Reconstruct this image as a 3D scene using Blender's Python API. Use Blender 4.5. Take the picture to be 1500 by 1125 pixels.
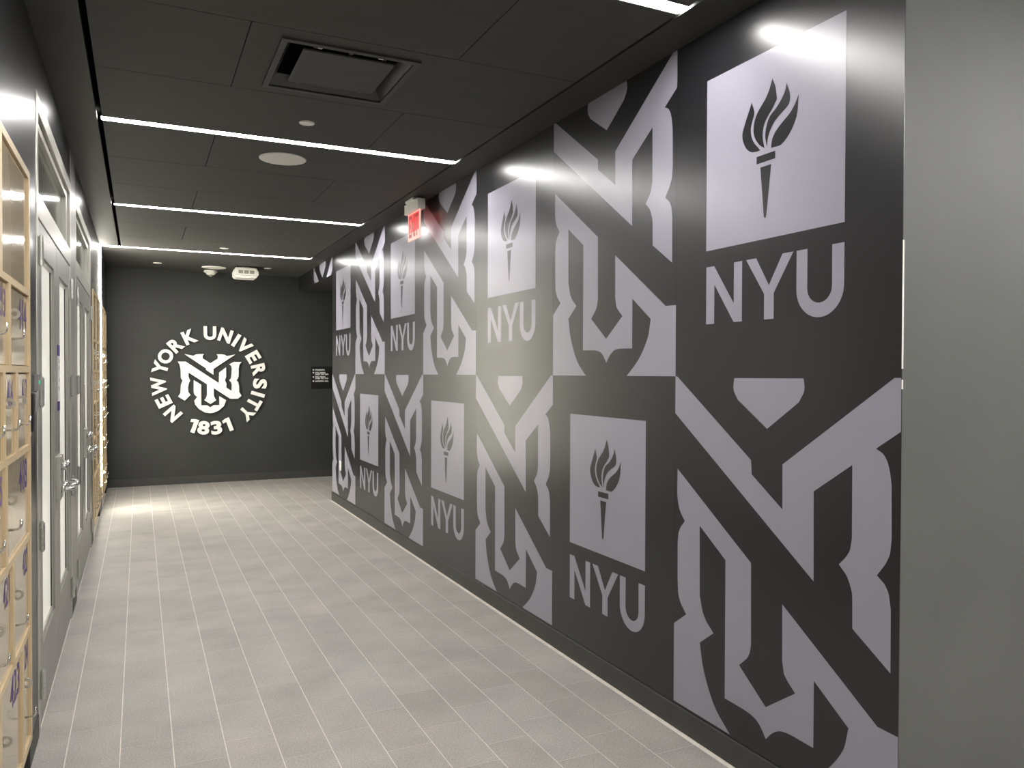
import bpy, bmesh, math, random
from mathutils import Vector, Matrix

for o in list(bpy.data.objects):
    bpy.data.objects.remove(o, do_unlink=True)
scene = bpy.context.scene
COL = scene.collection

# ------------------------------------------------------------------ camera
CAM_H = 1.6
F_PX, YAW, PITCH, ROLL = 1145.8, 0.44452, 0.01309, -0.00327
fw = Vector((math.sin(YAW) * math.cos(PITCH), math.cos(YAW) * math.cos(PITCH), -math.sin(PITCH)))
rt = Vector((math.cos(YAW), -math.sin(YAW), 0))
dn = fw.cross(rt)
r2 = math.cos(ROLL) * rt + math.sin(ROLL) * dn
d2 = -math.sin(ROLL) * rt + math.cos(ROLL) * dn
cam_data = bpy.data.cameras.new('camera')
cam_data.sensor_fit = 'HORIZONTAL'
cam_data.sensor_width = 36.0
cam_data.lens = 36.0 * F_PX / 1500.0
cam_data.clip_start = 0.05
cam = bpy.data.objects.new('camera', cam_data)
COL.objects.link(cam)
M3 = Matrix((r2, -d2, -fw)).transposed()
cam.matrix_world = Matrix.Translation((0, 0, CAM_H)) @ M3.to_4x4()
scene.camera = cam

# ------------------------------------------------------------------ world, exposure
world = bpy.data.worlds.new('world')
scene.world = world
world.use_nodes = True
world.node_tree.nodes['Background'].inputs[0].default_value = (0.55, 0.56, 0.6, 1)
world.node_tree.nodes['Background'].inputs[1].default_value = 0.05
scene.view_settings.view_transform = 'Standard'
scene.view_settings.look = 'None'
scene.view_settings.gamma = 1.0
scene.view_settings.use_curve_mapping = False
scene.view_settings.exposure = 0.24
LED_STRENGTH = 79.0          # ceiling light lines
WALL_LED_STRENGTH = 115.0     # vertical light line on the left wall
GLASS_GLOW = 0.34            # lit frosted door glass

# ------------------------------------------------------------------ main dimensions (metres)
XR = 2.195      # mural wall face
XL = -0.405     # left wall face
YB = 12.18      # back wall face
YN = 1.716      # near end of the mural wall (outside corner)
TW = 1.163      # mural tile width
YE = YN + 7 * TW  # far end of the mural wall
ZC = 3.06       # ceiling
ZH = 2.84       # header underside
TZ0 = 0.117     # mural tile bottom
TH = 1.474      # mural tile height
LIGHT_Y = [2.56, 5.09, 7.635, 10.18]
XSL, XSR = -0.19, 1.975


# ------------------------------------------------------------------ helpers
def newobj(name, data, parent=None):
    o = bpy.data.objects.new(name, data)
    COL.objects.link(o)
    if parent is not None:
        o.parent = parent
    return o


def thing(name, label, cat, group=None):
    o = newobj(name, None)
    o.empty_display_size = 0.1
    return tag(o, label, cat, group)


def tag(o, label, cat, group=None):
    o['label'] = label
    o['category'] = cat
    if group:
        o['group'] = group
    return o


def structure(o, label=None, cat=None):
    o['kind'] = 'structure'
    if label:
        o['label'] = label
    if cat:
        o['category'] = cat
    return o


def mesh_from(bm, name, mat):
    me = bpy.data.meshes.new(name)
    bm.to_mesh(me)
    bm.free()
    for m in (mat if isinstance(mat, (list, tuple)) else [mat]):
        me.materials.append(m)
    return me


def obj(name, bm, mat, parent=None, smooth=False):
    me = mesh_from(bm, name, mat)
    if smooth:
        for p in me.polygons:
            p.use_smooth = True
    return newobj(name, me, parent)


def add_box(bm, x0, x1, y0, y1, z0, z1, bevel=0.0, mi=0):
    r = bmesh.ops.create_cube(bm, size=1.0)
    vs = r['verts']
    bmesh.ops.scale(bm, vec=(x1 - x0, y1 - y0, z1 - z0), verts=vs)
    bmesh.ops.translate(bm, vec=((x0 + x1) / 2, (y0 + y1) / 2, (z0 + z1) / 2), verts=vs)
    fs = {f for v in vs for f in v.link_faces}
    for f in fs:
        f.material_index = mi
    if bevel > 0:
        es = list({e for v in vs for e in v.link_edges})
        bmesh.ops.bevel(bm, geom=es, offset=bevel, segments=2, profile=0.5, affect='EDGES')


def boxes(*lst, bevel=0.0):
    bm = bmesh.new()
    for b in lst:
        add_box(bm, *b, bevel=bevel)
    return bm


def add_cyl(bm, p0, p1, r0, r1=None, n=24, caps=True):
    p0, p1 = Vector(p0), Vector(p1)
    d = p1 - p0
    r1 = r0 if r1 is None else r1
    q = d.to_track_quat('Z', 'Y').to_matrix().to_4x4()
    m = Matrix.Translation((p0 + p1) / 2) @ q
    bmesh.ops.create_cone(bm, cap_ends=caps, segments=n, radius1=r0, radius2=r1, depth=d.length, matrix=m)


def add_tube(bm, pts, r, n=10):
    pts = [Vector(p) for p in pts]
    rings = []
    for i, p in enumerate(pts):
        t = (pts[min(i + 1, len(pts) - 1)] - pts[max(i - 1, 0)]).normalized()
        q = t.to_track_quat('Z', 'Y')
        rings.append([bm.verts.new(p + q @ Vector((r * math.cos(2 * math.pi * k / n), r * math.sin(2 * math.pi * k / n), 0))) for k in range(n)])
    for a, b in zip(rings[:-1], rings[1:]):
        for k in range(n):
            bm.faces.new((a[k], a[(k + 1) % n], b[(k + 1) % n], b[k]))
    bm.faces.new(rings[0][::-1])
    bm.faces.new(rings[-1])
    bmesh.ops.recalc_face_normals(bm, faces=bm.faces)


def add_lathe(bm, prof, center, n=32):
    # prof: (radius, z) from the top down, about a vertical axis
    cx, cy, cz = center
    rings = []
    for r, z in prof:
        rings.append([bm.verts.new((cx + r * math.cos(2 * math.pi * k / n), cy + r * math.sin(2 * math.pi * k / n), cz + z)) for k in range(n)])
    for a, b in zip(rings[:-1], rings[1:]):
        for k in range(n):
            bm.faces.new((a[k], a[(k + 1) % n], b[(k + 1) % n], b[k]))
    bm.faces.new(rings[0])
    bm.faces.new(rings[-1])
    bmesh.ops.recalc_face_normals(bm, faces=bm.faces)


def add_prism(bm, pts3, depth_vec):
    """closed polygon pts3 extruded along depth_vec"""
    dv = Vector(depth_vec)
    a = [bm.verts.new(p) for p in pts3]
    b = [bm.verts.new(Vector(p) + dv) for p in pts3]
    n = len(a)
    fa = bm.faces.new(a)
    fb = bm.faces.new(b[::-1])
    sides = [bm.faces.new((a[i], b[i], b[(i + 1) % n], a[(i + 1) % n])) for i in range(n)]
    bmesh.ops.recalc_face_normals(bm, faces=[fa, fb] + sides)


def refine(pts, maxlen=0.13, ang=42, rounds=2):
    """round the traced outline where it curves, keep its corners and straights"""
    P = [Vector(p) for p in pts]
    for _ in range(rounds):
        n = len(P)
        sm = []
        for i in range(n):
            a = P[i] - P[i - 1]
            b = P[(i + 1) % n] - P[i]
            la, lb = a.length, b.length
            t = math.degrees(a.angle(b)) if la > 1e-9 and lb > 1e-9 else 180
            sm.append(t < ang)
        out = []
        for i in range(n):
            j = (i + 1) % n
            out.append(P[i])
            if (P[j] - P[i]).length < maxlen and sm[i] and sm[j] and (P[i] - P[i - 1]).length < maxlen and (P[(j + 1) % n] - P[j]).length < maxlen:
                out.append((9 * (P[i] + P[j]) - P[i - 1] - P[(j + 1) % n]) / 16)
        P = out
    return [tuple(p) for p in P]


def text_mesh(body, name, mat, height=None, width=None, extrude=0.0, offset=0.0):
    """flat text as a mesh in the XY plane, centred on its bounding box; optional target size"""
    cu = bpy.data.curves.new('text_curve', 'FONT')
    cu.body = body
    cu.size = 1.0
    cu.extrude = 0.5 if extrude else 0.0
    cu.offset = offset
    cu.resolution_u = 4
    to = bpy.data.objects.new('text_tmp', cu)
    COL.objects.link(to)
    dg = bpy.context.evaluated_depsgraph_get()
    me = bpy.data.meshes.new_from_object(to.evaluated_get(dg))
    bpy.data.objects.remove(to, do_unlink=True)
    bpy.data.curves.remove(cu)
    xs = [v.co.x for v in me.vertices]
    ys = [v.co.y for v in me.vertices]
    cx, cy = (min(xs) + max(xs)) / 2, (min(ys) + max(ys)) / 2
    w, h = max(xs) - min(xs), max(ys) - min(ys)
    sy = (height / h) if height else (width / w)
    sx = (width / w) if width else sy
    for v in me.vertices:
        v.co = Vector(((v.co.x - cx) * sx, (v.co.y - cy) * sy, v.co.z * extrude))
    me.name = name
    me.materials.clear()
    me.materials.append(mat)
    return me


# ------------------------------------------------------------------ materials
def nodes_of(name):
    m = bpy.data.materials.new(name)
    m.use_nodes = True
    nt = m.node_tree
    return m, nt, nt.nodes['Principled BSDF']


def mat(name, col, rough=0.5, metal=0.0, spec=0.5, noise=None, bump=None, emit=None, coat=0.0, rvar=0.0, stretch=(1, 1, 1)):
    """noise=(scale, amount): soft colour variation; bump=(scale, strength)"""
    m, nt, b = nodes_of(name)
    b.inputs['Base Color'].default_value = (*col, 1)
    b.inputs['Roughness'].default_value = rough
    b.inputs['Metallic'].default_value = metal
    b.inputs['Specular IOR Level'].default_value = spec
    b.inputs['Coat Weight'].default_value = coat
    tc = nt.nodes.new('ShaderNodeTexCoord')
    mp = nt.nodes.new('ShaderNodeMapping')
    mp.inputs['Scale'].default_value = stretch
    nt.links.new(tc.outputs['Object'], mp.inputs['Vector'])
    if noise:
        n = nt.nodes.new('ShaderNodeTexNoise')
        n.inputs['Scale'].default_value = noise[0]
        n.inputs['Detail'].default_value = 5
        nt.links.new(mp.outputs[0], n.inputs['Vector'])
        mr = nt.nodes.new('ShaderNodeMapRange')
        mr.inputs['From Min'].default_value = 0.3
        mr.inputs['From Max'].default_value = 0.7
        mr.inputs['To Min'].default_value = 1 - noise[1]
        mr.inputs['To Max'].default_value = 1 + noise[1]
        nt.links.new(n.outputs['Fac'], mr.inputs['Value'])
        mx = nt.nodes.new('ShaderNodeMix')
        mx.data_type = 'RGBA'
        mx.blend_type = 'MULTIPLY'
        mx.inputs[0].default_value = 1
        mx.inputs[6].default_value = (*col, 1)
        nt.links.new(mr.outputs[0], mx.inputs[7])
        nt.links.new(mx.outputs[2], b.inputs['Base Color'])
        if rvar:
            mr2 = nt.nodes.new('ShaderNodeMapRange')
            mr2.inputs['From Min'].default_value = 0.3
            mr2.inputs['From Max'].default_value = 0.7
            mr2.inputs['To Min'].default_value = rough - rvar
            mr2.inputs['To Max'].default_value = rough + rvar
            nt.links.new(n.outputs['Fac'], mr2.inputs['Value'])
            nt.links.new(mr2.outputs[0], b.inputs['Roughness'])
    if bump:
        n2 = nt.nodes.new('ShaderNodeTexNoise')
        n2.inputs['Scale'].default_value = bump[0]
        n2.inputs['Detail'].default_value = 2
        nt.links.new(mp.outputs[0], n2.inputs['Vector'])
        bp = nt.nodes.new('ShaderNodeBump')
        bp.inputs['Strength'].default_value = bump[1]
        bp.inputs['Distance'].default_value = 0.002
        nt.links.new(n2.outputs['Fac'], bp.inputs['Height'])
        nt.links.new(bp.outputs[0], b.inputs['Normal'])
    if emit:
        b.inputs['Emission Color'].default_value = (*emit[0], 1)
        b.inputs['Emission Strength'].default_value = emit[1]
    return m


def tile_material():
    m, nt, b = nodes_of('porcelain_tile')
    tc = nt.nodes.new('ShaderNodeTexCoord')
    geo = nt.nodes.new('ShaderNodeNewGeometry')
    oi = nt.nodes.new('ShaderNodeObjectInfo')
    n = nt.nodes.new('ShaderNodeTexNoise')
    n.inputs['Scale'].default_value = 3.2
    n.inputs['Detail'].default_value = 6
    nt.links.new(geo.outputs['Position'], n.inputs['Vector'])
    n2 = nt.nodes.new('ShaderNodeTexNoise')
    n2.inputs['Scale'].default_value = 130
    n2.inputs['Detail'].default_value = 3
    nt.links.new(geo.outputs['Position'], n2.inputs['Vector'])
    ramp = nt.nodes.new('ShaderNodeValToRGB')
    ramp.color_ramp.elements[0].position = 0.3
    ramp.color_ramp.elements[0].color = (0.33, 0.315, 0.295, 1)
    ramp.color_ramp.elements[1].position = 0.72
    ramp.color_ramp.elements[1].color = (0.415, 0.393, 0.365, 1)
    nt.links.new(n.outputs['Fac'], ramp.inputs[0])
    # one shade per tile
    mr = nt.nodes.new('ShaderNodeMapRange')
    mr.inputs['To Min'].default_value = 0.94
    mr.inputs['To Max'].default_value = 1.05
    nt.links.new(oi.outputs['Random'], mr.inputs['Value'])
    mr2 = nt.nodes.new('ShaderNodeMapRange')
    mr2.inputs['From Min'].default_value = 0.35
    mr2.inputs['From Max'].default_value = 0.65
    mr2.inputs['To Min'].default_value = 0.85
    mr2.inputs['To Max'].default_value = 1.15
    nt.links.new(n2.outputs['Fac'], mr2.inputs['Value'])
    mul = nt.nodes.new('ShaderNodeMath')
    mul.operation = 'MULTIPLY'
    nt.links.new(mr.outputs[0], mul.inputs[0])
    nt.links.new(mr2.outputs[0], mul.inputs[1])
    mx = nt.nodes.new('ShaderNodeMix')
    mx.data_type = 'RGBA'
    mx.blend_type = 'MULTIPLY'
    mx.inputs[0].default_value = 1
    nt.links.new(ramp.outputs[0], mx.inputs[6])
    nt.links.new(mul.outputs[0], mx.inputs[7])
    hue = nt.nodes.new('ShaderNodeMix')
    hue.data_type = 'RGBA'
    hue.blend_type = 'MULTIPLY'
    hue.inputs[0].default_value = 1
    hr = nt.nodes.new('ShaderNodeValToRGB')
    hr.color_ramp.elements[0].color = (0.985, 1.0, 0.995, 1)
    hr.color_ramp.elements[1].color = (1.02, 1.0, 0.99, 1)
    fr = nt.nodes.new('ShaderNodeMath')
    fr.operation = 'FRACT'
    m7 = nt.nodes.new('ShaderNodeMath')
    m7.operation = 'MULTIPLY'
    m7.inputs[1].default_value = 7.31
    nt.links.new(oi.outputs['Random'], m7.inputs[0])
    nt.links.new(m7.outputs[0], fr.inputs[0])
    nt.links.new(fr.outputs[0], hr.inputs[0])
    nt.links.new(mx.outputs[2], hue.inputs[6])
    nt.links.new(hr.outputs[0], hue.inputs[7])
    # scattered pale scuffs
    vs = nt.nodes.new('ShaderNodeTexNoise')
    vs.inputs['Scale'].default_value = 5.5
    vs.inputs['Detail'].default_value = 8
    vs.inputs['Roughness'].default_value = 0.72
    nt.links.new(geo.outputs['Position'], vs.inputs['Vector'])
    vr = nt.nodes.new('ShaderNodeMapRange')
    vr.inputs['From Min'].default_value = 0.66
    vr.inputs['From Max'].default_value = 0.80
    vr.inputs['To Max'].default_value = 0.5
    nt.links.new(vs.outputs['Fac'], vr.inputs['Value'])
    sc = nt.nodes.new('ShaderNodeMix')
    sc.data_type = 'RGBA'
    sc.inputs[7].default_value = (0.52, 0.49, 0.42, 1)
    nt.links.new(vr.outputs[0], sc.inputs[0])
    nt.links.new(hue.outputs[2], sc.inputs[6])
    nt.links.new(sc.outputs[2], b.inputs['Base Color'])
    b.inputs['Roughness'].default_value = 0.55
    b.inputs['Specular IOR Level'].default_value = 0.35
    bp = nt.nodes.new('ShaderNodeBump')
    bp.inputs['Strength'].default_value = 0.12
    bp.inputs['Distance'].default_value = 0.001
    nt.links.new(n2.outputs['Fac'], bp.inputs['Height'])
    nt.links.new(bp.outputs[0], b.inputs['Normal'])
    return m


def emission(name, col, strength, base=(0.8, 0.8, 0.8)):
    m, nt, b = nodes_of(name)
    b.inputs['Base Color'].default_value = (*base, 1)
    b.inputs['Emission Color'].default_value = (*col, 1)
    b.inputs['Emission Strength'].default_value = strength
    return m


M = {}
M['tile'] = tile_material()
M['grout'] = mat('pale_grout', (0.70, 0.66, 0.59), 0.8, noise=(20, 0.1))
M['paint_back'] = mat('charcoal_wall_paint', (0.036, 0.038, 0.0365), 0.5, spec=0.35, noise=(1.4, 0.12), bump=(140, 0.06))
M['paint_left'] = mat('black_satin_paint', (0.018, 0.019, 0.020), 0.28, spec=0.5, noise=(2, 0.15), bump=(90, 0.03))
M['paint_grey'] = mat('grey_wall_paint', (0.115, 0.119, 0.112), 0.55, spec=0.35, noise=(2.0, 0.06), bump=(70, 0.12))
M['ceiling'] = mat('charcoal_ceiling_board', (0.068, 0.066, 0.062), 0.65, spec=0.25, noise=(3, 0.05), stretch=(1, 6, 1))
M['soffit'] = mat('charcoal_soffit_paint', (0.044, 0.044, 0.040), 0.6, spec=0.25, noise=(2, 0.1))
M['void'] = mat('black_void', (0.004, 0.004, 0.004), 0.9, spec=0.0, noise=(4, 0.2))
M['base'] = mat('charcoal_baseboard', (0.050, 0.050, 0.047), 0.5, spec=0.4, noise=(6, 0.1))
M['vinyl'] = mat('charcoal_vinyl_print', (0.013, 0.013, 0.0155), 0.285, spec=0.62, noise=(1.2, 0.06), bump=(75, 0.03))
M['ink'] = mat('lavender_grey_vinyl_print', (0.32, 0.31, 0.375), 0.295, spec=0.62, noise=(1.2, 0.04), bump=(75, 0.03))
M['vinyl_edge'] = mat('white_vinyl_edge', (0.8, 0.79, 0.75), 0.5, noise=(30, 0.05))
M['led'] = emission('white_led_diffuser', (1.0, 0.972, 0.94), LED_STRENGTH)
M['wall_led'] = emission('white_wall_led_diffuser', (1.0, 0.955, 0.82), WALL_LED_STRENGTH)
M['led_body'] = mat('black_aluminium_housing', (0.02, 0.02, 0.02), 0.4, 0.6, noise=(8, 0.1))
M['white'] = mat('white_plastic', (0.88, 0.875, 0.83), 0.45, noise=(10, 0.04))
M['white_grille'] = mat('perforated_white_grille', (0.80, 0.785, 0.72), 0.6, noise=(400, 0.1))
M['grey_grille'] = mat('grey_vent_grille', (0.33, 0.31, 0.26), 0.7, noise=(300, 0.2))
M['sign_white'] = mat('white_acrylic_letters', (0.92, 0.92, 0.88), 0.45, noise=(9, 0.03))
M['sign_side'] = mat('cream_letter_sides', (0.60, 0.59, 0.53), 0.5, noise=(9, 0.05))
M['sign_black'] = mat('black_sign_panel', (0.010, 0.010, 0.010), 0.4, noise=(9, 0.1))
M['steel'] = mat('brushed_grey_steel', (0.52, 0.51, 0.46), 0.36, 0.6, noise=(2.5, 0.08), stretch=(30, 30, 1), rvar=0.05)
M['steel_dark'] = mat('dark_steel_frame', (0.36, 0.355, 0.325), 0.38, 0.6, noise=(2.5, 0.08), stretch=(30, 30, 1), rvar=0.05)
M['chrome'] = mat('polished_chrome', (0.66, 0.66, 0.64), 0.26, 1.0, noise=(20, 0.04))
M['hinge'] = mat('satin_hinge_steel', (0.60, 0.60, 0.56), 0.3, 0.8, noise=(25, 0.1))
M['gasket'] = mat('black_rubber_gasket', (0.008, 0.008, 0.008), 0.6, noise=(25, 0.1))
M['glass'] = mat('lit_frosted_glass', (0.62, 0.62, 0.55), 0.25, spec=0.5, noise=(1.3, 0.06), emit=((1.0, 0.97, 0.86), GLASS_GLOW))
M['transom'] = mat('dark_transom_glass', (0.12, 0.122, 0.10), 0.10, spec=0.7, noise=(0.8, 0.15))
M['blind'] = mat('beige_blind_behind_glass', (0.34, 0.30, 0.22), 0.5, noise=(6, 0.06))
M['lock_frame'] = mat('cream_locker_frame', (0.64, 0.50, 0.30), 0.42, noise=(3, 0.05))
M['lock_door'] = mat('champagne_metal_door', (0.56, 0.46, 0.32), 0.10, 0.2, noise=(1.5, 0.03), rvar=0.005)
M['purple'] = mat('purple_print', (0.085, 0.040, 0.21), 0.5, noise=(40, 0.05))
M['notice_white'] = mat('white_paper', (0.75, 0.74, 0.74), 0.6, noise=(20, 0.03))
M['reader'] = mat('black_plastic', (0.015, 0.015, 0.015), 0.35, noise=(20, 0.1))
M['reader_grey'] = mat('grey_plastic', (0.25, 0.25, 0.25), 0.4, noise=(20, 0.1))
M['green'] = emission('green_indicator', (0.02, 0.55, 0.28), 0.9, (0.02, 0.1, 0.06))
M['exit_red'] = emission('red_lit_acrylic', (1.0, 0.035, 0.025), 0.95, (0.25, 0.01, 0.01))
M['exit_letter'] = emission('deep_red_lit_letters', (0.62, 0.002, 0.006), 0.42, (0.1, 0.0, 0.0))
M['exit_pale'] = emission('pale_lit_acrylic', (1.0, 0.42, 0.34), 0.85, (0.3, 0.2, 0.2))
M['diffuser'] = mat('black_diffuser_metal', (0.048, 0.047, 0.044), 0.5, 0.1, noise=(6, 0.1))
M['diffuser_inner'] = mat('charcoal_diffuser_cone', (0.075, 0.075, 0.07), 0.32, 0.3, noise=(6, 0.1))

# ------------------------------------------------------------------ floor
random.seed(4)
TILE_W, TILE_L = 0.2035, 0.4028
X_LINE0 = -0.0775
FLOOR_RECTS = [(XL - 0.1, XR, -8.0, YB), (XR, 6.2, YE, YB), (XR, 7.0, -8.0, YN)]
bm = boxes(*[(a, b, c, d, -0.06, -0.0006) for a, b, c, d in FLOOR_RECTS])
floor = structure(obj('floor', bm, M['grout']))
GAP = 0.0020
tile_cache = {}


def tile_mesh(w, l):
    key = (round(w, 3), round(l, 3))
    if key not in tile_cache:
        b = bmesh.new()
        add_box(b, GAP, w - GAP, GAP * 0.8, l - GAP * 0.7, -0.012, 0.0)
        bot = [f for f in b.faces if f.normal.z < -0.5]
        bmesh.ops.delete(b, geom=bot, context='FACES')
        tile_cache[key] = mesh_from(b, 'floor_tile', M['tile'])
    return tile_cache[key]


def in_view(x, y):
    c = M3.transposed() @ Vector((x, y, -CAM_H))
    if c.z > -0.1:
        return False
    u, v = -c.x / c.z * F_PX, c.y / c.z * F_PX
    return -770 < u < 770 and -600 < v < 600


tiles = []
k0 = math.floor((XL - X_LINE0) / TILE_W) - 1
for k in range(k0, 36):
    rx0 = X_LINE0 + k * TILE_W
    rx1 = rx0 + TILE_W
    off = (4.503 + 0.1412 * k) % TILE_L
    for fx0, fx1, fy0, fy1 in ((XL, XR, -8.0, YE), (XL, 6.2, YE, YB), (XR, 7.0, -8.0, YN)):
        ax, bx = max(rx0, fx0), min(rx1, fx1)
        if bx - ax < 0.04:
            continue
        j = math.floor((fy0 - off) / TILE_L)
        while off + j * TILE_L < fy1:
            ay, by = max(off + j * TILE_L, fy0), min(off + (j + 1) * TILE_L, fy1)
            if by - ay > 0.02:
                mx, my = (ax + bx) / 2, (ay + by) / 2
                vis = in_view(mx, my) and not (mx > XR and my < YE) and not (mx > XR and my < YN)
                tiles.append((0 if vis else 1, mx * mx + my * my, ax, bx, ay, by))
            j += 1
tiles.sort()
for i, (nv, d, ax, bx, ay, by) in enumerate(tiles[:300]):
    o = newobj('floor_tile', tile_mesh(bx - ax, by - ay), floor)
    o.location = (ax, ay, 0)
bm = bmesh.new()
for nv, d, ax, bx, ay, by in tiles[300:]:
    add_box(bm, ax + GAP, bx - GAP, ay + GAP * 0.8, by - GAP * 0.7, -0.012, 0.0)
bmesh.ops.delete(bm, geom=[f for f in bm.faces if f.normal.z < -0.5], context='FACES')
rest = obj('floor_tile_field', bm, M['tile'], floor)
rest['kind'] = 'stuff'

# ------------------------------------------------------------------ walls
structure(obj('wall_back', boxes((-0.9, 6.2, YB, YB + 0.15, 0, 3.3)), M['paint_back']))
structure(obj('wall_right', boxes((XR, XR + 0.26, YN + 0.16, YE, 0, 3.3)), M['paint_left']))
structure(obj('wall_near', boxes((XR, 7.0, YN, YN + 0.16, 0, 3.3)), M['paint_grey']))
structure(obj('wall_side', boxes((6.2, 6.35, YE, YB, 0, 3.3), (XR + 0.26, 6.2, YE - 0.15, YE, 0, 3.3)), M['paint_back']))
structure(obj('wall_rear', boxes((-0.9, 7.15, -8.15, -8.0, 0, 3.3), (7.0, 7.15, -8.0, YN, 0, 3.3)), M['paint_grey']))

# left wall: piers, the wall above lockers and doors, and the backing of the niches
DOORS = [(3.97, 5.86), (6.26, 8.15)]
BANKS = [(2.32, 3.66), (8.44, 9.80), (10.36, 11.66)]
ZD = 2.83
ZL = 2.395
bl = []
openings = sorted([(a, b, ZD, 'd') for a, b in DOORS] + [(a, b, ZL, 'l') for a, b in BANKS])
y = -8.0
for a, b, zt, kind in openings:
    bl.append((XL - 0.35, XL, y, a, 0, 3.3))
    bl.append((XL - 0.35, XL, a, b, zt, 3.3))
    if kind == 'l':
        bl.append((XL - 0.35, XL - 0.30, a, b, 0, zt))
        bl.append((XL - 0.35, XL - 0.07, a, b, 0, 0.125))
    else:
        bl.append((XL - 0.35, XL - 0.25, a, b, 0, zt))
    y = b
bl.append((XL - 0.35, XL, y, YB, 0, 3.3))
structure(obj('wall_left', boxes(*bl), M['paint_left']))

structure(obj('baseboard_right', boxes((XR - 0.012, XR, YN + 0.002, YE + 0.012, 0, 0.105), (XR, XR + 0.26, YE, YE + 0.012, 0, 0.105), bevel=0.003), M['base']))
structure(obj('baseboard_back', boxes((XL + 0.001, 6.2, YB - 0.012, YB, 0, 0.105), bevel=0.003), M['base']))
structure(obj('baseboard_near', boxes((XR + 0.002, 7.0, YN - 0.012, YN, 0, 0.105), bevel=0.003), M['base']))
lb = []
y = -8.0
for a, b, zt, kind in openings:
    lb.append((XL, XL + 0.004, y, a, 0, 0.10))
    y = b
lb.append((XL, XL + 0.004, y, YB, 0, 0.10))
structure(obj('baseboard_left', boxes(*lb), M['base']))

# ------------------------------------------------------------------ ceiling
bm = boxes((-0.9, 7.0, -8.0, YB, ZC + 0.05, ZC + 0.2))
ceiling = structure(obj('ceiling', bm, M['void']))
LW = 0.036     # half width of a light line
PG = 0.0022
ALL_L = [-5.03, -2.5, 0.03] + LIGHT_Y
DX0, DX1, DY0, DY1 = 0.575, 1.185, 3.52, 4.13   # air diffuser opening
row = 0


def panel(x0, x1, y0, y1):
    b = bmesh.new()
    add_box(b, x0 + PG, x1 - PG, y0 + PG, y1 - PG, ZC, ZC + 0.03)
    return obj('ceiling_panel', b, M['ceiling'], ceiling)


for li in range(len(ALL_L) - 1):
    y0, y1 = ALL_L[li] + LW, ALL_L[li + 1] - LW
    step = (y1 - y0) / 3
    for r in range(3):
        a, b = y0 + r * step, y0 + (r + 1) * step
        xs = 0.425 if (li * 3 + r) % 2 == 0 else 1.342
        panel(XSL, xs, a, b)
        if a < DY0 and b > DY1:
            bmp = boxes((xs + PG, DX0, a + PG, b - PG, ZC, ZC + 0.03), (DX1, XSR - PG, a + PG, b - PG, ZC, ZC + 0.03),
                        (DX0, DX1, a + PG, DY0, ZC, ZC + 0.03), (DX0, DX1, DY1, b - PG, ZC, ZC + 0.03))
            obj('ceiling_panel', bmp, M['ceiling'], ceiling)
        else:
            panel(xs, XSR, a, b)
obj('ceiling_panel', boxes((XL, XR, LIGHT_Y[3] + LW, YB, ZC, ZC + 0.03)), M['ceiling'], ceiling)
obj('soffit_panel', boxes((XL, XSL - 0.026, -8.0, LIGHT_Y[3] - LW, ZC, ZC + 0.03)), M['soffit'], ceiling)
obj('soffit_panel', boxes((XSR + 0.014, XR, -8.0, LIGHT_Y[3] + LW, ZC, ZC + 0.03)), M['soffit'], ceiling)
obj('ceiling_panel', boxes((XR, 7.0, -8.0, YN, ZC, ZC + 0.03)), M['ceiling'], ceiling)
structure(obj('ceiling_side', boxes((XR, 6.2, YE, YB, ZH, 3.25)), M['soffit']))

# ------------------------------------------------------------------ light lines
light_names = {
    -5.03: 'white ceiling light line farthest behind the grey wall corner',
    -2.5: 'white ceiling light line behind the grey wall corner',
    0.03: 'white ceiling light line just before the grey wall corner',
    2.56: 'thin white ceiling light line meeting the mural above the largest torch square',
    5.09: 'thin white ceiling light line between the black air diffuser and the near round speaker',
    7.635: 'thin white ceiling light line, second beyond the air diffuser',
    10.18: 'white ceiling light line that reaches the locker wall before the projector'}
for ly in ALL_L:
    t = thing('linear_light', light_names[ly], 'ceiling light', 'ceiling light lines')
    xa = XL if ly == 10.18 else XSL - 0.005
    xb = XSR
    obj('housing', boxes((xa, xb, ly - LW, ly - LW + 0.002, ZC + 0.002, ZC + 0.05), (xa, xb, ly + LW - 0.002, ly + LW, ZC + 0.002, ZC + 0.05),
                         (xa, xb, ly - LW, ly + LW, ZC + 0.03, ZC + 0.05)), M['led_body'], t)
    obj('diffuser', boxes((xa + 0.001, xb - 0.001, ly - LW + 0.003, ly + LW - 0.003, ZC + 0.001, ZC + 0.02)), M['led'], t)
for ly, lab in ((0.45, 'added fill light line on the lobby ceiling facing the grey wall'), (-2.1, 'added fill light line on the lobby ceiling far from the grey wall')):  # added fill lines behind the camera, out of view, brightening the grey wall
    t = thing('lobby_fill_light', lab, 'ceiling light', 'added lobby fill lines')
    obj('housing', boxes((2.5, 6.7, ly - 0.045, ly + 0.045, ZC - 0.03, ZC)), M['led_body'], t)
    obj('diffuser', boxes((2.51, 6.69, ly - 0.04, ly + 0.04, ZC - 0.05, ZC - 0.03), bevel=0.004), M['led'], t)
t = thing('wall_light_line', 'vertical white light line running down the black pier between tan locker banks', 'wall light')
obj('housing', boxes((XL - 0.0, XL + 0.002, 10.13, 10.23, 0.28, ZC - 0.002)), M['led_body'], t)
obj('diffuser', boxes((XL + 0.002, XL + 0.010, 10.14, 10.22, 0.29, ZC - 0.01), bevel=0.003), M['wall_led'], t)

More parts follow.
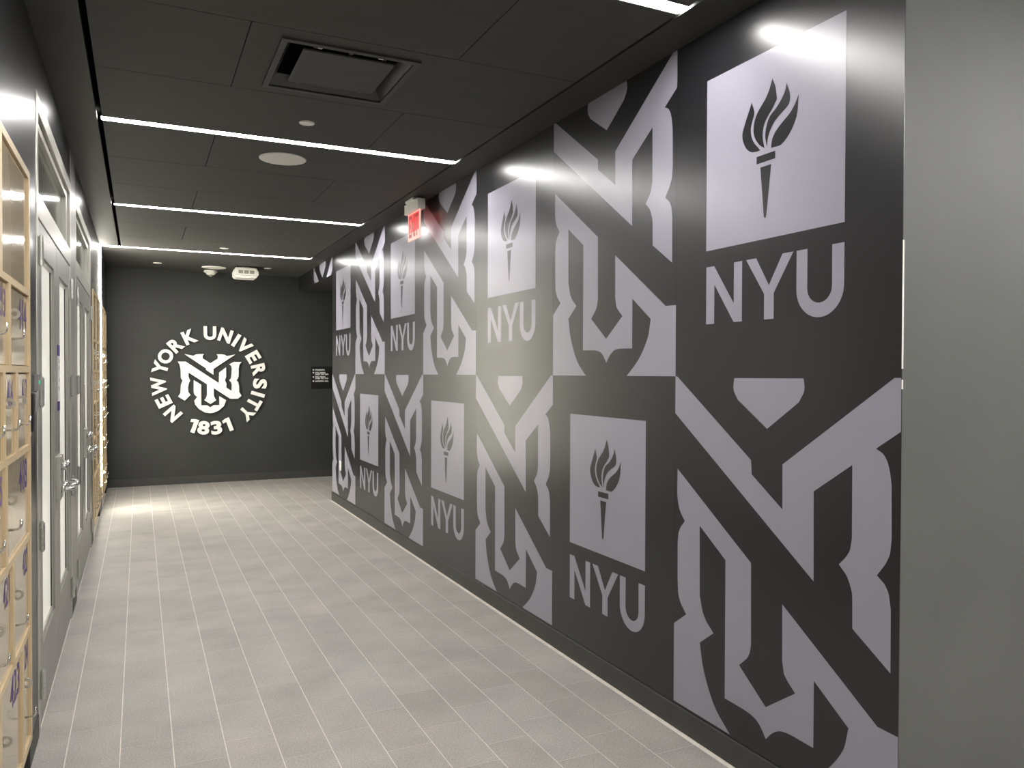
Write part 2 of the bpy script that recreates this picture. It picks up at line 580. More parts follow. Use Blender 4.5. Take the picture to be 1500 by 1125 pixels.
# ------------------------------------------------------------------ mural
FACE = XR - 0.003
mural = thing('wall_mural', 'glossy charcoal wall mural of pale torch squares, letters and monograms', 'mural')
for k in range(7):
    o = obj('vinyl_sheet', boxes((FACE, XR, YN + k * TW + (0 if k == 0 else 0.0004), YN + (k + 1) * TW - 0.0004, 0.105, ZC)), M['vinyl'], mural)
obj('vinyl_sheet', boxes((FACE, XR, YE, YB - 0.012, ZH, ZC)), M['vinyl'], mural)
# white torn edge of the vinyl at the outside corner
obj('vinyl_edge', boxes((FACE - 0.0002, XR + 0.003, YN - 0.0012, YN + 0.0005, 1.62, 2.03), (FACE - 0.0002, XR + 0.003, YN - 0.0012, YN + 0.0005, 1.555, 1.585)), M['vinyl_edge'], mural)

CREST = [(.388, 1.468), (.756, 1.469), (.761, 1.443), (.756, 1.414), (.734, 1.381), (.574, 1.273), (.41, 1.380), (.389, 1.408), (.382, 1.437)]
ARMS = [(0, 1.4735), (.013, 1.4735), (.488, 1.143), (.492, 1.087), (.657, .974), (.656, 1.144), (1.138, 1.4735), (1.163, 1.4735), (1.163, 1.302),
        (1.07, 1.24), (1.094, 1.228), (1.114, 1.202), (1.126, 1.160), (1.131, 1.126), (1.133, .954), (1.128, .907), (1.107, .862), (1.078, .823),
        (1.105, .803), (1.125, .768), (1.132, .724), (1.133, .517), (.982, .618), (.981, .719), (.973, .759), (.953, .797), (.923, .825),
        (.948, .851), (.97, .886), (.977, .924), (.976, 1.176), (.808, 1.063), (.811, .738), (0, 1.307)]
LOWER = [(.02, 1.057), (.492, .734), (.495, .407), (.488, .376), (.47, .345), (.427, .305), (.578, .192), (.728, .301), (.698, .326), (.671, .357),
         (.662, .40), (.66, .615), (1.086, .324), (1.163, .322), (1.163, 0), (.770, 0), (.83, .045), (.885, .095), (.93, .155), (.955, .205),
         (.97, .271), (.816, .38), (.816, .136), (.722, .138), (.66, .132), (.62, .11), (.595, .086), (.58, .068), (.566, .086), (.538, .115),
         (.5, .13), (.44, .136), (.343, .138), (.342, .713), (.176, .827), (.179, .523), (.196, .466), (.226, .421), (.27, .387), (.181, .32),
         (.195, .25), (.22, .18), (.265, .10), (.31, .05), (.375, 0), (0, 0), (0, .353), (.087, .416), (.052, .45), (.028, .5), (.024, .564),
         (.023, .724), (.028, .765), (.046, .80), (.073, .829), (.042, .864), (.024, .909), (.018, .964)]
SQUARE = [(.207, 1.259), (.935, 1.259), (.935, .535), (.207, .535)]
FLAMES = [
    [(.477, 1.087), (.493, 1.045), (.485, 1.016), (.473, .985), (.478, .949), (.498, .915), (.527, .885), (.511, .884), (.479, .889), (.451, .908), (.432, .939), (.425, .970), (.433, .996), (.453, 1.037), (.469, 1.067)],
    [(.589, 1.143), (.603, 1.114), (.611, 1.079), (.614, 1.056), (.592, 1.029), (.565, 1.004), (.546, .976), (.539, .939), (.544, .909), (.550, .887), (.527, .902), (.502, .931), (.489, .963), (.491, .997), (.505, 1.028), (.525, 1.050), (.556, 1.080), (.576, 1.112)],
    [(.663, 1.101), (.676, 1.069), (.681, 1.040), (.672, 1.016), (.640, .998), (.603, .976), (.578, .945), (.566, .914), (.563, .887), (.555, .917), (.554, .945), (.562, .977), (.580, 1.005), (.610, 1.024), (.640, 1.053), (.657, 1.080)],
    [(.723, 1.041), (.720, 1.001), (.713, .961), (.692, .924), (.663, .894), (.627, .876), (.584, .879), (.589, .908), (.608, .936), (.641, .960), (.677, .982), (.705, 1.011)]]
COLLAR = [(.507, .863), (.607, .863), (.607, .834), (.507, .834)]
HANDLE = [(.528, .817), (.586, .817), (.562, .626), (.559, .618), (.555, .616), (.551, .618), (.548, .626)]
LET_N = [(.209, .466), (.259, .466), (.381, .300), (.381, .466), (.429, .466), (.429, .223), (.381, .223), (.261, .388), (.261, .223), (.209, .223)]
LET_Y = [(.452, .466), (.508, .466), (.578, .354), (.648, .466), (.702, .466), (.604, .322), (.604, .223), (.553, .223), (.553, .322)]


def arc(cx, cz, r, a0, a1, n):
    return [(cx + r * math.cos(math.radians(a0 + (a1 - a0) * i / n)), cz + r * math.sin(math.radians(a0 + (a1 - a0) * i / n))) for i in range(n + 1)]


LET_U = [(.718, .466), (.770, .466)] + arc(.8265, .323, .0565, 180, 360, 14) + [(.882, .466), (.935, .466)] + arc(.8265, .323, .1085, 0, -180, 22)


def print_face(name, polys, near, zoff, x, material, parent, zmin=None, smooth=True):
    bm = bmesh.new()
    for poly in polys:
        pts = refine(poly) if smooth else poly
        vs = [bm.verts.new((x, near + TW - s, zoff + z)) for s, z in pts]
        f = bm.faces.new(vs)
        f.normal_update()
        if f.normal.x > 0:
            f.normal_flip()
    bmesh.ops.triangulate(bm, faces=bm.faces[:])
    for lim, sgn in ((zmin, 1), (ZC - 0.0005, -1)):
        if lim is not None:
            bmesh.ops.bisect_plane(bm, geom=bm.verts[:] + bm.edges[:] + bm.faces[:], plane_co=(0, 0, lim), plane_no=(0, 0, -sgn), clear_outer=True)
    return obj(name, bm, material, parent)


for k in range(8):
    for rowi in (0, 1):
        zo = TZ0 + rowi * TH
        near = YN + k * TW
        torch = (k + rowi) % 2 == 1
        if k == 7 and rowi == 0:
            continue
        zmin = ZH + 0.001 if k == 7 else 0.108
        if torch:
            if k == 7:
                continue
            sq = print_face('torch_square', [SQUARE], near, zo, FACE - 0.0007, M['ink'], mural, smooth=False)
            print_face('torch_flames', FLAMES, near, zo, FACE - 0.0014, M['vinyl'], sq)
            print_face('torch_handle', [COLLAR, HANDLE], near, zo, FACE - 0.0014, M['vinyl'], sq, smooth=False)
            print_face('lettering', [LET_N, LET_Y, LET_U], near, zo, FACE - 0.0007, M['ink'], mural, smooth=False)
        else:
            print_face('monogram_print', [CREST, ARMS, LOWER] if k < 7 else [CREST, ARMS], near, zo, FACE - 0.0007, M['ink'], mural, zmin=zmin)

# ------------------------------------------------------------------ doors
def lever_set(parent, y0, sgn, zc=1.03):
    """escutcheon plate with lock cylinder and returned lever; sgn = +1: lever points to +y"""
    p = obj('lever_plate', boxes((XL - 0.006, XL + 0.022, y0 - 0.03, y0 + 0.03, zc - 0.118, zc + 0.118), bevel=0.003), M['steel'], parent)
    bm = bmesh.new()
    add_cyl(bm, (XL + 0.02, y0, zc + 0.062), (XL + 0.052, y0, zc + 0.062), 0.021)
    add_cyl(bm, (XL + 0.052, y0, zc + 0.062), (XL + 0.056, y0, zc + 0.062), 0.017)
    obj('lock_cylinder', bm, M['chrome'], parent, True)
    bm = bmesh.new()
    add_cyl(bm, (XL + 0.02, y0, zc - 0.055), (XL + 0.045, y0, zc - 0.055), 0.024)
    pts = [(XL + 0.04, y0, zc - 0.055), (XL + 0.075, y0, zc - 0.055), (XL + 0.085, y0 + sgn * 0.012, zc - 0.055), (XL + 0.086, y0 + sgn * 0.10, zc - 0.050),
           (XL + 0.075, y0 + sgn * 0.115, zc - 0.046), (XL + 0.05, y0 + sgn * 0.118, zc - 0.044)]
    add_tube(bm, pts, 0.010)
    obj('lever_handle', bm, M['chrome'], parent, True)


def hinge(parent, y, z, sgn):
    bm = bmesh.new()
    add_box(bm, XL, XL + 0.003, y - 0.03, y + 0.03, z - 0.062, z + 0.062)
    for i in range(5):
        add_cyl(bm, (XL + 0.013, y, z - 0.062 + i * 0.0250), (XL + 0.013, y, z - 0.062 + i * 0.0250 + 0.0235), 0.0105, n=14)
    add_cyl(bm, (XL + 0.013, y, z - 0.068), (XL + 0.013, y, z + 0.068), 0.006, n=10)
    obj('hinge', bm, M['hinge'], parent, False)


for di, (a, b) in enumerate(DOORS):
    d = newobj('door_%d' % (di + 1), None)
    structure(d, ['grey steel double door with frosted glass beside the numbered lockers', 'grey steel double door with frosted glass beside the far locker banks'][di])
    FX0, FX1 = XL - 0.10, XL + 0.004
    j = 0.065
    fr = obj('frame', boxes((FX0, FX1, a, a + j, 0, ZD), (FX0, FX1, b - j, b, 0, ZD), (FX0, FX1, a + j, b - j, ZD - 0.075, ZD),
                            (FX0, FX1, a + j, b - j, 2.285, 2.395), bevel=0.003), M['steel'], d)
    # transom light over the doors
    ta, tb, tz0, tz1 = a + j, b - j, 2.395, ZD - 0.075
    tr = obj('transom_frame', boxes((XL - 0.05, XL - 0.012, ta + 0.006, ta + 0.06, tz0, tz1), (XL - 0.05, XL - 0.012, tb - 0.10, tb - 0.02, tz0, tz1),
                                    (XL - 0.05, XL - 0.012, ta + 0.06, tb - 0.10, tz1 - 0.045, tz1 - 0.012), (XL - 0.05, XL - 0.012, ta + 0.06, tb - 0.10, tz0, tz0 + 0.03)), M['steel'], d)
    obj('transom_gasket', boxes((XL - 0.06, XL - 0.02, ta, tb, tz1 - 0.012, tz1), (XL - 0.06, XL - 0.02, tb - 0.02, tb, tz0, tz1)), M['gasket'], tr)
    obj('transom_pane', boxes((XL - 0.042, XL - 0.034, ta + 0.05, tb - 0.09, tz0 + 0.02, tz1 - 0.03)), M['transom'], d)
    mid = (a + b) / 2
    for li, (la, lb_) in enumerate(((a + j + 0.003, mid - 0.002), (mid + 0.002, b - j - 0.003))):
        LX0, LX1 = XL - 0.045, XL
        outer = 0.14
        inner = 0.15
        ga = la + (outer if li == 0 else inner)
        gb = lb_ - (inner if li == 0 else outer)
        gz0, gz1 = 0.35, 2.14
        leaf = obj('door_leaf', boxes((LX0, LX1, la, ga, 0.012, 2.28), (LX0, LX1, gb, lb_, 0.012, 2.28), (LX0, LX1, ga, gb, gz1, 2.28), (LX0, LX1, ga, gb, 0.012, gz0)), M['steel_dark'], d)
        bd = 0.022
        obj('glazing_bead', boxes((LX0 + 0.01, LX1 - 0.010, ga, ga + bd, gz0, gz1), (LX0 + 0.01, LX1 - 0.010, gb - bd, gb, gz0, gz1),
                                  (LX0 + 0.01, LX1 - 0.010, ga + bd, gb - bd, gz1 - bd, gz1), (LX0 + 0.01, LX1 - 0.010, ga + bd, gb - bd, gz0, gz0 + bd)), M['steel'], leaf)
        obj('gasket', boxes((LX0 + 0.012, LX1 - 0.014, gb - bd - 0.008, gb - bd, gz0 + bd, gz1 - bd), (LX0 + 0.012, LX1 - 0.014, ga + bd, ga + bd + 0.004, gz0 + bd, gz1 - bd)), M['gasket'], leaf)
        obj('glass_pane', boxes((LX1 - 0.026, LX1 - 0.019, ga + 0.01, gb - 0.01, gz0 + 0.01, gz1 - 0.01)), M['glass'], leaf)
        hy = la if li == 0 else lb_
        for hz in (2.14, 1.512, 0.868, 0.205):
            hinge(leaf, hy, hz, 1 if li == 0 else -1)
        if li == 0:
            lever_set(leaf, lb_ - 0.055, -1)
        else:
            lever_set(leaf, la + 0.055, 1)

# steel sidelight post between the two double doors
structure(obj('trim_1', boxes((XL - 0.02, XL + 0.002, DOORS[0][1] + 0.002, DOORS[1][0] - 0.002, 0.0, ZC - 0.002), bevel=0.001), M['steel_dark']))

# notices on the glass
def notice(y0, y1, z0, z1, x, label, band):
    t = thing('door_notice', label, 'notice')
    obj('sheet', boxes((x, x + 0.004, y0, y1, z0, z1)), M['notice_white'], t)
    if band:
        obj('purple_band', boxes((x, x + 0.0045, y0, y1, z1, z1 + 0.06)), M['purple'], t)
        obj('purple_band', boxes((x, x + 0.0045, y0, y1, z0 - 0.05, z0)), M['purple'], t)
        for zz in (1.50, 1.545, 1.61, 1.65):
            obj('print_mark', boxes((x + 0.004, x + 0.0046, y0 + 0.03, y0 + 0.075, zz, zz + 0.022)), M['steel_dark'], t)


midA = sum(DOORS[0]) / 2
notice(midA + 0.012, midA + 0.11, 1.44, 1.69, XL + 0.0002, 'white vertical notice with purple ends on the door beside the numbered lockers', True)
midB = sum(DOORS[1]) / 2
notice(midB + 0.02, midB + 0.10, 1.50, 1.70, XL + 0.0002, 'small plain white notice on the door beside the far lockers', False)

# card reader on the pier
t = thing('card_reader', 'black card reader with green indicator on the pier beside numbered lockers', 'card reader')
obj('body', boxes((XL, XL + 0.014, 3.735, 3.79, 1.355, 1.515), bevel=0.004), M['reader'], t)
obj('face_plate', boxes((XL, XL + 0.014, 3.795, 3.88, 1.43, 1.515), bevel=0.003), M['reader_grey'], t)
obj('indicator', boxes((XL, XL + 0.018, 3.89, 3.93, 1.548, 1.564), bevel=0.002), M['green'], t)
obj('indicator_housing', boxes((XL, XL + 0.016, 3.885, 3.94, 1.52, 1.59)), M['reader_grey'], t)

# ------------------------------------------------------------------ lockers
def locker_bank(name, label, y0, y1, numbers, layout):
    t = thing(name, label, 'lockers', 'built-in tan locker banks')
    z0, z1 = 0.125, ZL
    depth = 0.30
    FXF = XL + 0.012      # frame face proud of the wall
    fb = 0.045
    rails = [0.125, 0.585, 0.953, 1.303, 1.611, 1.912, ZL]
    fr = []
    fr.append((XL - depth, FXF, y0 + 0.002, y0 + fb, z0, z1))
    fr.append((XL - depth, FXF, y1 - fb, y1 - 0.002, z0, z1))
    for i, zr in enumerate(rails):
        h = 0.012 if 0 < i < len(rails) - 1 else 0.02
        za, zb = zr - h, zr + h
        if i == 0:
            za, zb = z0, z0 + 0.03
        if i == len(rails) - 1:
            za, zb = z1 - 0.03, z1 - 0.001
        fr.append((XL - depth, FXF, y0 + fb, y1 - fb, za, zb))
    cells = []
    for r in range(6):
        za = rails[r] + (0.03 if r == 0 else 0.012)
        zb = rails[r + 1] - (0.03 if r == 5 else 0.012)
        divs = layout[r]
        edges = [y0 + fb] + [y0 + v for v in divs] + [y1 - fb]
        for v in divs:
            fr.append((XL - depth, FXF, y0 + v - 0.026, y0 + v + 0.026, za, zb))
        for c in range(len(edges) - 1):
            ca = edges[c] + (0.026 if c > 0 else 0)
            cb = edges[c + 1] - (0.026 if c < len(edges) - 2 else 0)
            cells.append((r, c, ca, cb, za, zb))
    obj('frame', boxes(*fr), M['lock_frame'], t)
    for r, c, ca, cb, za, zb in cells:
        dface = XL + 0.004
        dr = obj('locker_door', boxes((dface - 0.02, dface, ca + 0.003, cb - 0.003, za + 0.003, zb - 0.006), bevel=0.0015), M['lock_door'], t)
        if r == 5:
            continue
        # hasp plate with a round eye, standing out from the door
        hz = za + (zb - za) * 0.64
        hy = ca + 0.022
        bm = bmesh.new()
        n = 16
        outer = [(dface, hz - 0.017)] + [(dface + 0.013 + 0.017 * math.sin(math.pi * i / n), hz - 0.017 * math.cos(math.pi * i / n)) for i in range(n + 1)] + [(dface, hz + 0.017)]
        ring_o = [(dface + 0.013 + 0.019 * math.cos(2 * math.pi * i / n), hz + 0.019 * math.sin(2 * math.pi * i / n)) for i in range(n)]
        ring_i = [(dface + 0.014 + 0.009 * math.cos(2 * math.pi * i / n), hz + 0.009 * math.sin(2 * math.pi * i / n)) for i in range(n)]
        ring_o = [(max(x, dface), z) for x, z in ring_o]
        vo0 = [bm.verts.new((x, hy, z)) for x, z in ring_o]
        vi0 = [bm.verts.new((x, hy, z)) for x, z in ring_i]
        vo1 = [bm.verts.new((x, hy + 0.003, z)) for x, z in ring_o]
        vi1 = [bm.verts.new((x, hy + 0.003, z)) for x, z in ring_i]
        for i in range(n):
            q = (i + 1) % n
            bm.faces.new((vo0[i], vo0[q], vi0[q], vi0[i]))
            bm.faces.new((vo1[q], vo1[i], vi1[i], vi1[q]))
            bm.faces.new((vo0[q], vo0[i], vo1[i], vo1[q]))
            bm.faces.new((vi0[i], vi0[q], vi1[q], vi1[i]))
        bmesh.ops.recalc_face_normals(bm, faces=bm.faces)
        obj('hasp', bm, M['hinge'], dr)
        # pull hook
        pz = za + (zb - za) * 0.33
        bm = bmesh.new()
        add_tube(bm, [(dface, hy, pz), (dface + 0.030, hy, pz + 0.001), (dface + 0.038, hy, pz + 0.004), (dface + 0.041, hy, pz + 0.012), (dface + 0.042, hy, pz + 0.034)], 0.0042, 8)
        obj('pull_hook', bm, M['chrome'], dr, True)
        # strike plate slot
        obj('latch_slot', boxes((dface, dface + 0.002, ca + 0.006, ca + 0.014, pz - 0.01, hz + 0.03)), M['steel_dark'], dr)
        num = numbers.get((r, c))
        if num:
            w = 0.22 if cb - ca > 0.42 else 0.135
            hgt = 0.115 if cb - ca > 0.42 else 0.095
            me = text_mesh(num, 'number', M['purple'], hgt, w, offset=0.014)
            no = newobj('number', me, dr)
            ny = cb - 0.02 - w / 2
            nz = zb - 0.025 - hgt / 2
            # text faces +x: its x axis runs along +y
            no.matrix_world = Matrix.Translation((dface + 0.0006, ny, nz)) @ Matrix(((0, 0, 1, 0), (1, 0, 0, 0), (0, 1, 0, 0), (0, 0, 0, 1)))
    return t


y0 = BANKS[0][0]
LAY = [[2.88 - y0, 3.40 - y0], [2.74 - y0, 3.17 - y0], [2.66 - y0, 3.02 - y0], [2.66 - y0, 2.985 - y0, 3.275 - y0], [2.72 - y0, 3.11 - y0], [2.93 - y0]]
locker_bank('locker_bank', 'tan locker bank with purple numbers on champagne doors beside the card reader', *BANKS[0],
            {(0, 1): '423', (0, 2): '424', (1, 1): '421', (1, 2): '422', (2, 1): '415', (2, 2): '418', (3, 2): '416', (3, 3): '417', (4, 1): '413', (4, 2): '414'}, LAY)
LAY2 = [[0.45, 0.90], [0.66], [0.66], [0.45, 0.90], [0.66], [0.66]]
locker_bank('locker_bank', 'narrow-looking tan locker bank between the second double door and the light pier', *BANKS[1], {}, LAY2)
locker_bank('locker_bank', 'tan locker bank beside the back wall, past the vertical light line', *BANKS[2], {}, LAY2)

# ------------------------------------------------------------------ back wall emblem
em = thing('wall_emblem', 'round white raised lettering around a monogram on the charcoal back wall', 'sign')
EC = (0.933, 1.486)
EY = YB - 0.052
P1 = [(-353, 382), (-283, 368), (-232, 358), (-201, 377), (-163, 384), (-90, 384), (-109, 356), (-104, 318), (-78, 303), (-3, 252), (71, 303), (95, 317), (99, 356), (82, 384), (155, 384), (194, 377), (224, 360), (275, 370), (340, 384), (39, 169), (39, 85), (-61, 155), (-61, 177)]
P2 = [(-438, 273), (-333, 273), (112, -35), (118, 119), (212, 194), (212, 58), (196, 2), (217, -45), (214, -101), (288, -152), (292, -64), (284, -26), (256, 6), (279, 30), (288, 86), (292, 179), (285, 217), (257, 239), (320, 275), (430, 275), (398, 236), (386, 180), (386, 67), (373, 30), (355, 7), (380, -26), (391, -83), (394, -167), (426, -224), (376, -266), (270, -266), (42, -109), (42, -211), (56, -252), (77, -284), (-3, -340), (-85, -284), (-62, -251), (-49, -210), (-49, -53), (-297, 117), (-297, 57), (-275, 2), (-292, -34), (-304, -98), (-300, -162), (-270, -205), (-348, -286), (-435, -229), (-405, -180), (-398, -61), (-376, 2), (-398, 39), (-401, 157), (-414, 230)]
P3 = [(-227, 8), (-127, -59), (-127, -228), (-127, -357), (-50, -357), (-3, -387), (44, -357), (119, -357), (119, -227), (212, -287), (182, -371), (112, -435), (42, -467), (-7, -473), (-79, -461), (-156, -412), (-207, -347), (-221, -291), (-182, -237), (-219, -200), (-228, -154)]
for P in (P1, P2, P3):
    bm = bmesh.new()
    add_prism(bm, [(EC[0] + x / 1000, EY, EC[1] + z / 1000) for x, z in P], (0, 0.030, 0))
    obj('monogram_piece', bm, M['sign_white'], em)
RING = 0.690
GLYPH_W = {'N': 0.178, 'E': 0.138, 'W': 0.262, 'Y': 0.190, 'O': 0.205, 'R': 0.160, 'K': 0.178, 'U': 0.172, 'I': 0.052, 'V': 0.188, 'S': 0.150, 'T': 0.165, '8': 0.160, '3': 0.150}
ONE = [(-0.060, 0.040), (-0.060, 0.082), (-0.005, 0.099), (0.045, 0.099), (0.045, -0.099), (-0.012, -0.099), (-0.012, 0.050)]
LETTERS = [('N', -133.1), ('E', -115.3), ('W', -96.2), ('Y', -74.5), ('O', -60.0), ('R', -42.6), ('K', -24.1), ('U', -0.6), ('N', 17.2), ('I', 30.8), ('V', 42.6), ('E', 59.4), ('R', 76.3),
           ('S', 94.0), ('I', 107.2), ('T', 119.4), ('Y', 134.0)]
for ch, ang in LETTERS + [('1', -160.5), ('8', -172.0), ('3', 173.5), ('1', 159.5)]:
    digit = ch in '1838'
    if ch == '1':
        bm = bmesh.new()
        add_prism(bm, [(x, z, -0.015) for x, z in ONE], (0, 0, 0.030))
        me = mesh_from(bm, 'letter', M['sign_white'])
    else:
        me = text_mesh(ch, 'letter', M['sign_white'], 0.198, GLYPH_W[ch], extrude=0.030, offset=0.042)
    o = newobj('letter', me, em)
    a = math.radians(ang)
    cx, cz = EC[0] + RING * math.sin(a), EC[1] + RING * math.cos(a)
    rot = a + math.pi if digit else a
    ux, uz = (math.cos(rot), -math.sin(rot)), (math.sin(rot), math.cos(rot))
    # local x -> (ux), local y -> (uz), local z -> -Y (towards the corridor)
    o.matrix_world = Matrix(((ux[0], uz[0], 0, cx), (0, 0, -1, EY + 0.015), (ux[1], uz[1], 0, cz), (0, 0, 0, 1)))
bm = bmesh.new()
for x, z in ((-0.37, 0.1), (0.37, 0.1), (0, -0.42), (-0.35, -0.12), (0.33, -0.2), (0.02, 0.22), (-0.2, 0.35), (0.2, 0.35)):
    add_cyl(bm, (EC[0] + x, EY + 0.028, EC[1] + z), (EC[0] + x, YB, EC[1] + z), 0.008, n=10)
for ch, ang in LETTERS + [('1', -160.5), ('8', -171.0), ('3', 173.0), ('1', 159.5)]:
    a = math.radians(ang + (6.3 if ch in 'UO' else 0))
    add_cyl(bm, (EC[0] + RING * math.sin(a), EY + 0.028, EC[1] + RING * math.cos(a)), (EC[0] + RING * math.sin(a), YB, EC[1] + RING * math.cos(a)), 0.006, n=10)
obj('standoff_pins', bm, M['steel_dark'], em)

# directory sign
ds = thing('directory_sign', 'small black directory panel with white bulleted lines on the back wall', 'sign')
obj('panel', boxes((2.375, 2.775, YB - 0.014, YB, 1.36, 1.70), bevel=0.004), M['sign_black'], ds)
SY = YB - 0.0148
random.seed(9)


def text_row(z, words, x=2.442, h=0.020):
    bm = bmesh.new()
    px = x
    for wlen in words:
        for i in range(wlen):
            w = 0.0085
            add_box(bm, px, px + w * 0.55, SY - 0.0006, SY + 0.001, z - h / 2, z + h / 2)
            zz = random.choice((-0.42, 0.0, 0.42)) * h
            add_box(bm, px + w * 0.5, px + w * 1.05, SY - 0.0006, SY + 0.001, z + zz - h * 0.16, z + zz + h * 0.16)
            px += w * 1.32
        px += 0.012
    return bm


for rows, bz in (([(1.650, (13,))], 1.650), ([(1.606, (5, 8)), (1.583, (7, 4, 5))], 1.606), ([(1.543, (5, 8)), (1.520, (7, 4, 5))], 1.540), ([(1.477, (12, 5))], 1.477)):
    for z, ws in rows:
        obj('text_line', text_row(z, ws), M['sign_white'], ds)
    bm = bmesh.new()
    add_cyl(bm, (2.413, SY + 0.001, bz), (2.413, SY - 0.0006, bz), 0.011, n=16)
    obj('bullet', bm, M['sign_white'], ds)

# ------------------------------------------------------------------ exit sign
ex = thing('exit_sign', 'red lit exit sign hanging below the soffit beside the mural', 'exit sign')
obj('canopy', boxes((2.045, 2.135, 6.22, 6.42, ZC - 0.02, ZC), bevel=0.003), M['white'], ex)
obj('housing', boxes((2.060, 2.125, 6.13, 6.49, 2.955, ZC - 0.020), bevel=0.003), M['white'], ex)
px0, px1 = 2.086, 2.096
pa, pb = 6.155, 6.465
pn = obj('panel', boxes((px0, px1, pa, pb, 2.725, 2.955), bevel=0.002), M['exit_pale'], ex)
obj('red_field', boxes((px0 - 0.0012, px0, pa + 0.018, pb - 0.018, 2.795, 2.945), (px1, px1 + 0.0012, pa + 0.018, pb - 0.018, 2.795, 2.945)), M['exit_red'], pn)
for xx, sgn in ((px0 - 0.0022, -1), (px1 + 0.0022, 1)):
    me = text_mesh('EXIT', 'lettering', M['exit_letter'], 0.185, 0.25, extrude=0.0012, offset=0.015)
    o = newobj('lettering', me, ex)
    o.matrix_world = Matrix(((0, 0, sgn, xx), (sgn, 0, 0, (pa + pb) / 2), (0, 1, 0, 2.842), (0, 0, 0, 1)))

# ------------------------------------------------------------------ air diffuser
ad = thing('air_diffuser', 'square black air diffuser with recessed plaque in the ceiling', 'air diffuser')
bm = bmesh.new()
w = 0.028
for q in ((DX0 - 0.012, DX1 + 0.012, DY0 - 0.012, DY0 + w - 0.012), (DX0 - 0.012, DX1 + 0.012, DY1 - w + 0.012, DY1 + 0.012), (DX0 - 0.012, DX0 + w - 0.012, DY0 + 0.016, DY1 - 0.016), (DX1 - w + 0.012, DX1 + 0.012, DY0 + 0.016, DY1 - 0.016)):
    add_box(bm, *q, ZC - 0.010, ZC + 0.004)
obj('rim', bm, M['diffuser'], ad)
bm = bmesh.new()
i0 = 0.016
ring0 = [(DX0 + i0, DY0 + i0, ZC), (DX1 - i0, DY0 + i0, ZC), (DX1 - i0, DY1 - i0, ZC), (DX0 + i0, DY1 - i0, ZC)]
i1 = 0.085
ring1 = [(DX0 + i1, DY0 + i1, ZC + 0.10), (DX1 - i1, DY0 + i1, ZC + 0.10), (DX1 - i1, DY1 - i1, ZC + 0.10), (DX0 + i1, DY1 - i1, ZC + 0.10)]
r0 = [bm.verts.new(p) for p in ring0]
r1 = [bm.verts.new(p) for p in ring1]
for i in range(4):
    bm.faces.new((r0[i], r1[i], r1[(i + 1) % 4], r0[(i + 1) % 4]))
bm.faces.new(r1)
obj('cone', bm, M['diffuser_inner'], ad)
obj('plaque', boxes((0.675, 1.105, 3.625, 4.055, ZC + 0.006, ZC + 0.016), bevel=0.003), M['diffuser'], ad)
for bx_, by_ in ((0.73, 3.59), (0.89, 3.59), (1.05, 3.59), (0.73, 4.085), (1.05, 4.085)):
    obj('bracket', boxes((bx_ - 0.009, bx_ + 0.009, by_ - 0.035, by_ + 0.035, ZC + 0.018, ZC + 0.035)), M['diffuser_inner'], ad)
for bx_, by_ in ((0.74, 3.575), (1.02, 3.575)):
    bm = bmesh.new()
    add_cyl(bm, (bx_, by_, ZC + 0.04), (bx_, by_, ZC + 0.010), 0.006, n=10)
    add_cyl(bm, (bx_, by_, ZC + 0.010), (bx_, by_, ZC + 0.004), 0.011, n=12)
    obj('screw', bm, M['chrome'], ad)

# ------------------------------------------------------------------ ceiling fittings
def disc(name, x, y, r, label, cat, group, speaker=False):
    t = thing(name, label, cat, group)
    bm = bmesh.new()
    add_lathe(bm, [(r, 0.0), (r, -0.004), (r * 0.985, -0.006), (r * 0.95, -0.006)], (x, y, ZC))
    obj('trim_ring' if speaker else 'cover', bm, M['white'], t, False)
    if speaker:
        bm = bmesh.new()
        add_lathe(bm, [(r * 0.93, -0.004), (r * 0.93, -0.0075), (r * 0.5, -0.009)], (x, y, ZC))
        obj('grille', bm, M['white_grille'], t)
    else:
        bm = bmesh.new()
        add_lathe(bm, [(r * 0.8, -0.005), (r * 0.8, -0.0078), (r * 0.5, -0.009)], (x, y, ZC))
        obj('cap', bm, M['white'], t)
    return t


disc('ceiling_speaker', 0.885, 5.50, 0.155, 'large round white ceiling speaker beyond the air diffuser', 'speaker', 'round ceiling speakers', True)
disc('ceiling_speaker', 0.935, 11.58, 0.16, 'round white ceiling speaker above the smoke detector near the back wall', 'speaker', 'round ceiling speakers', True)
disc('sprinkler_cover', 0.885, 4.65, 0.044, 'small round white sprinkler cover between the diffuser and the light line', 'sprinkler', 'sprinkler covers')
disc('sprinkler_cover', 0.90, 9.735, 0.05, 'small round white sprinkler cover just before the last light line', 'sprinkler', 'sprinkler covers')
disc('sprinkler_cover', 0.22, 11.44, 0.055, 'small round white sprinkler cover on the locker side of the far speaker', 'sprinkler', 'sprinkler covers')
disc('sprinkler_cover', 1.62, 11.34, 0.05, 'small round white sprinkler cover beside the white projector', 'sprinkler', 'sprinkler covers')

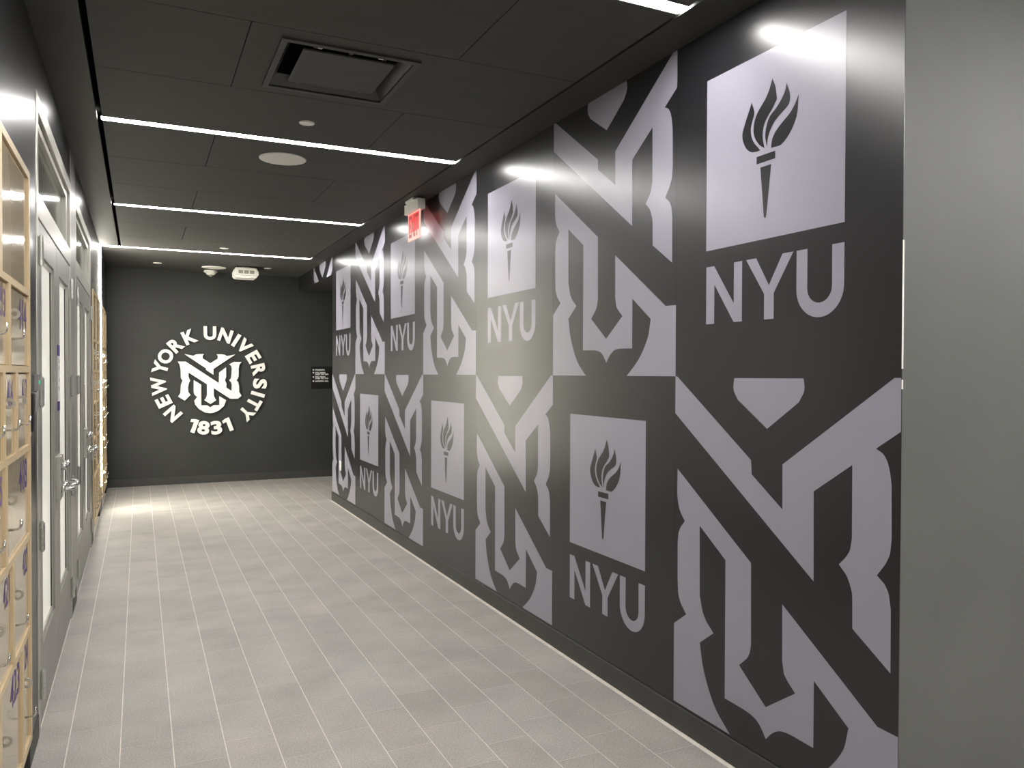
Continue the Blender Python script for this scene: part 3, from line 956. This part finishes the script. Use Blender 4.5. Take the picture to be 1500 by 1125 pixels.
sd = thing('smoke_detector', 'small stepped white smoke detector hanging by the back wall', 'smoke detector')
c = (0.925, 11.98, ZC)
bm = bmesh.new()
add_lathe(bm, [(0.092, 0.0), (0.092, -0.022), (0.082, -0.028)], c)
obj('base', bm, M['white'], sd)
bm = bmesh.new()
add_lathe(bm, [(0.066, -0.027), (0.064, -0.045), (0.045, -0.060)], c)
obj('body', bm, M['white'], sd)
bm = bmesh.new()
add_lathe(bm, [(0.026, -0.059), (0.024, -0.078), (0.012, -0.085)], c)
obj('sensor_tip', bm, M['grey_grille'], sd)

# projector under the ceiling
pr = thing('projector', 'white box projector with vent grilles mounted under the ceiling by the back wall', 'projector')
X0, X1, Y0, Y1, Z0, Z1 = 1.165, 1.485, 11.22, 11.50, 2.900, 3.036
bm = bmesh.new()
prof = [(X0 + 0.03, Z0), (X1 - 0.035, Z0), (X1, Z0 + 0.045), (X1, Z1 - 0.05), (X1 - 0.03, Z1), (X0 + 0.02, Z1), (X0, Z1 - 0.05), (X0, Z0 + 0.03)]
add_prism(bm, [(x, Y0, z) for x, z in prof], (0, Y1 - Y0, 0))
bmesh.ops.bevel(bm, geom=[e for e in bm.edges], offset=0.006, segments=2, profile=0.5, affect='EDGES')
obj('body', bm, M['white'], pr)
for gx in (X0 + 0.085, X0 + 0.158, X0 + 0.231):
    g = obj('vent', boxes((gx - 0.029, gx + 0.029, Y0 - 0.003, Y0 + 0.002, Z0 + 0.055, Z0 + 0.100)), M['grey_grille'], pr)
obj('mount', boxes((X0 + 0.06, X1 - 0.05, Y0 + 0.03, Y1 - 0.05, Z1 - 0.001, Z1 + 0.010), (X0 + 0.11, X1 - 0.11, Y0 + 0.08, Y1 - 0.09, Z1 + 0.010, ZC), bevel=0.002), M['white'], pr)
obj('seam', boxes((X0 + 0.012, X1 - 0.012, Y0 - 0.001, Y0 + 0.002, Z0 + 0.030, Z0 + 0.034)), M['grey_grille'], pr)

# outlet plate at the far end of the mural
op = thing('outlet_plate', 'white outlet plate low on the far end of the mural', 'outlet')
obj('plate', boxes((FACE - 0.009, FACE - 0.0015, 9.36, 9.43, 0.425, 0.54), bevel=0.002), M['white'], op)
for zz in (0.462, 0.503):
    obj('socket', boxes((FACE - 0.0105, FACE - 0.008, 9.378, 9.412, zz - 0.014, zz + 0.014), bevel=0.001), M['notice_white'], op)
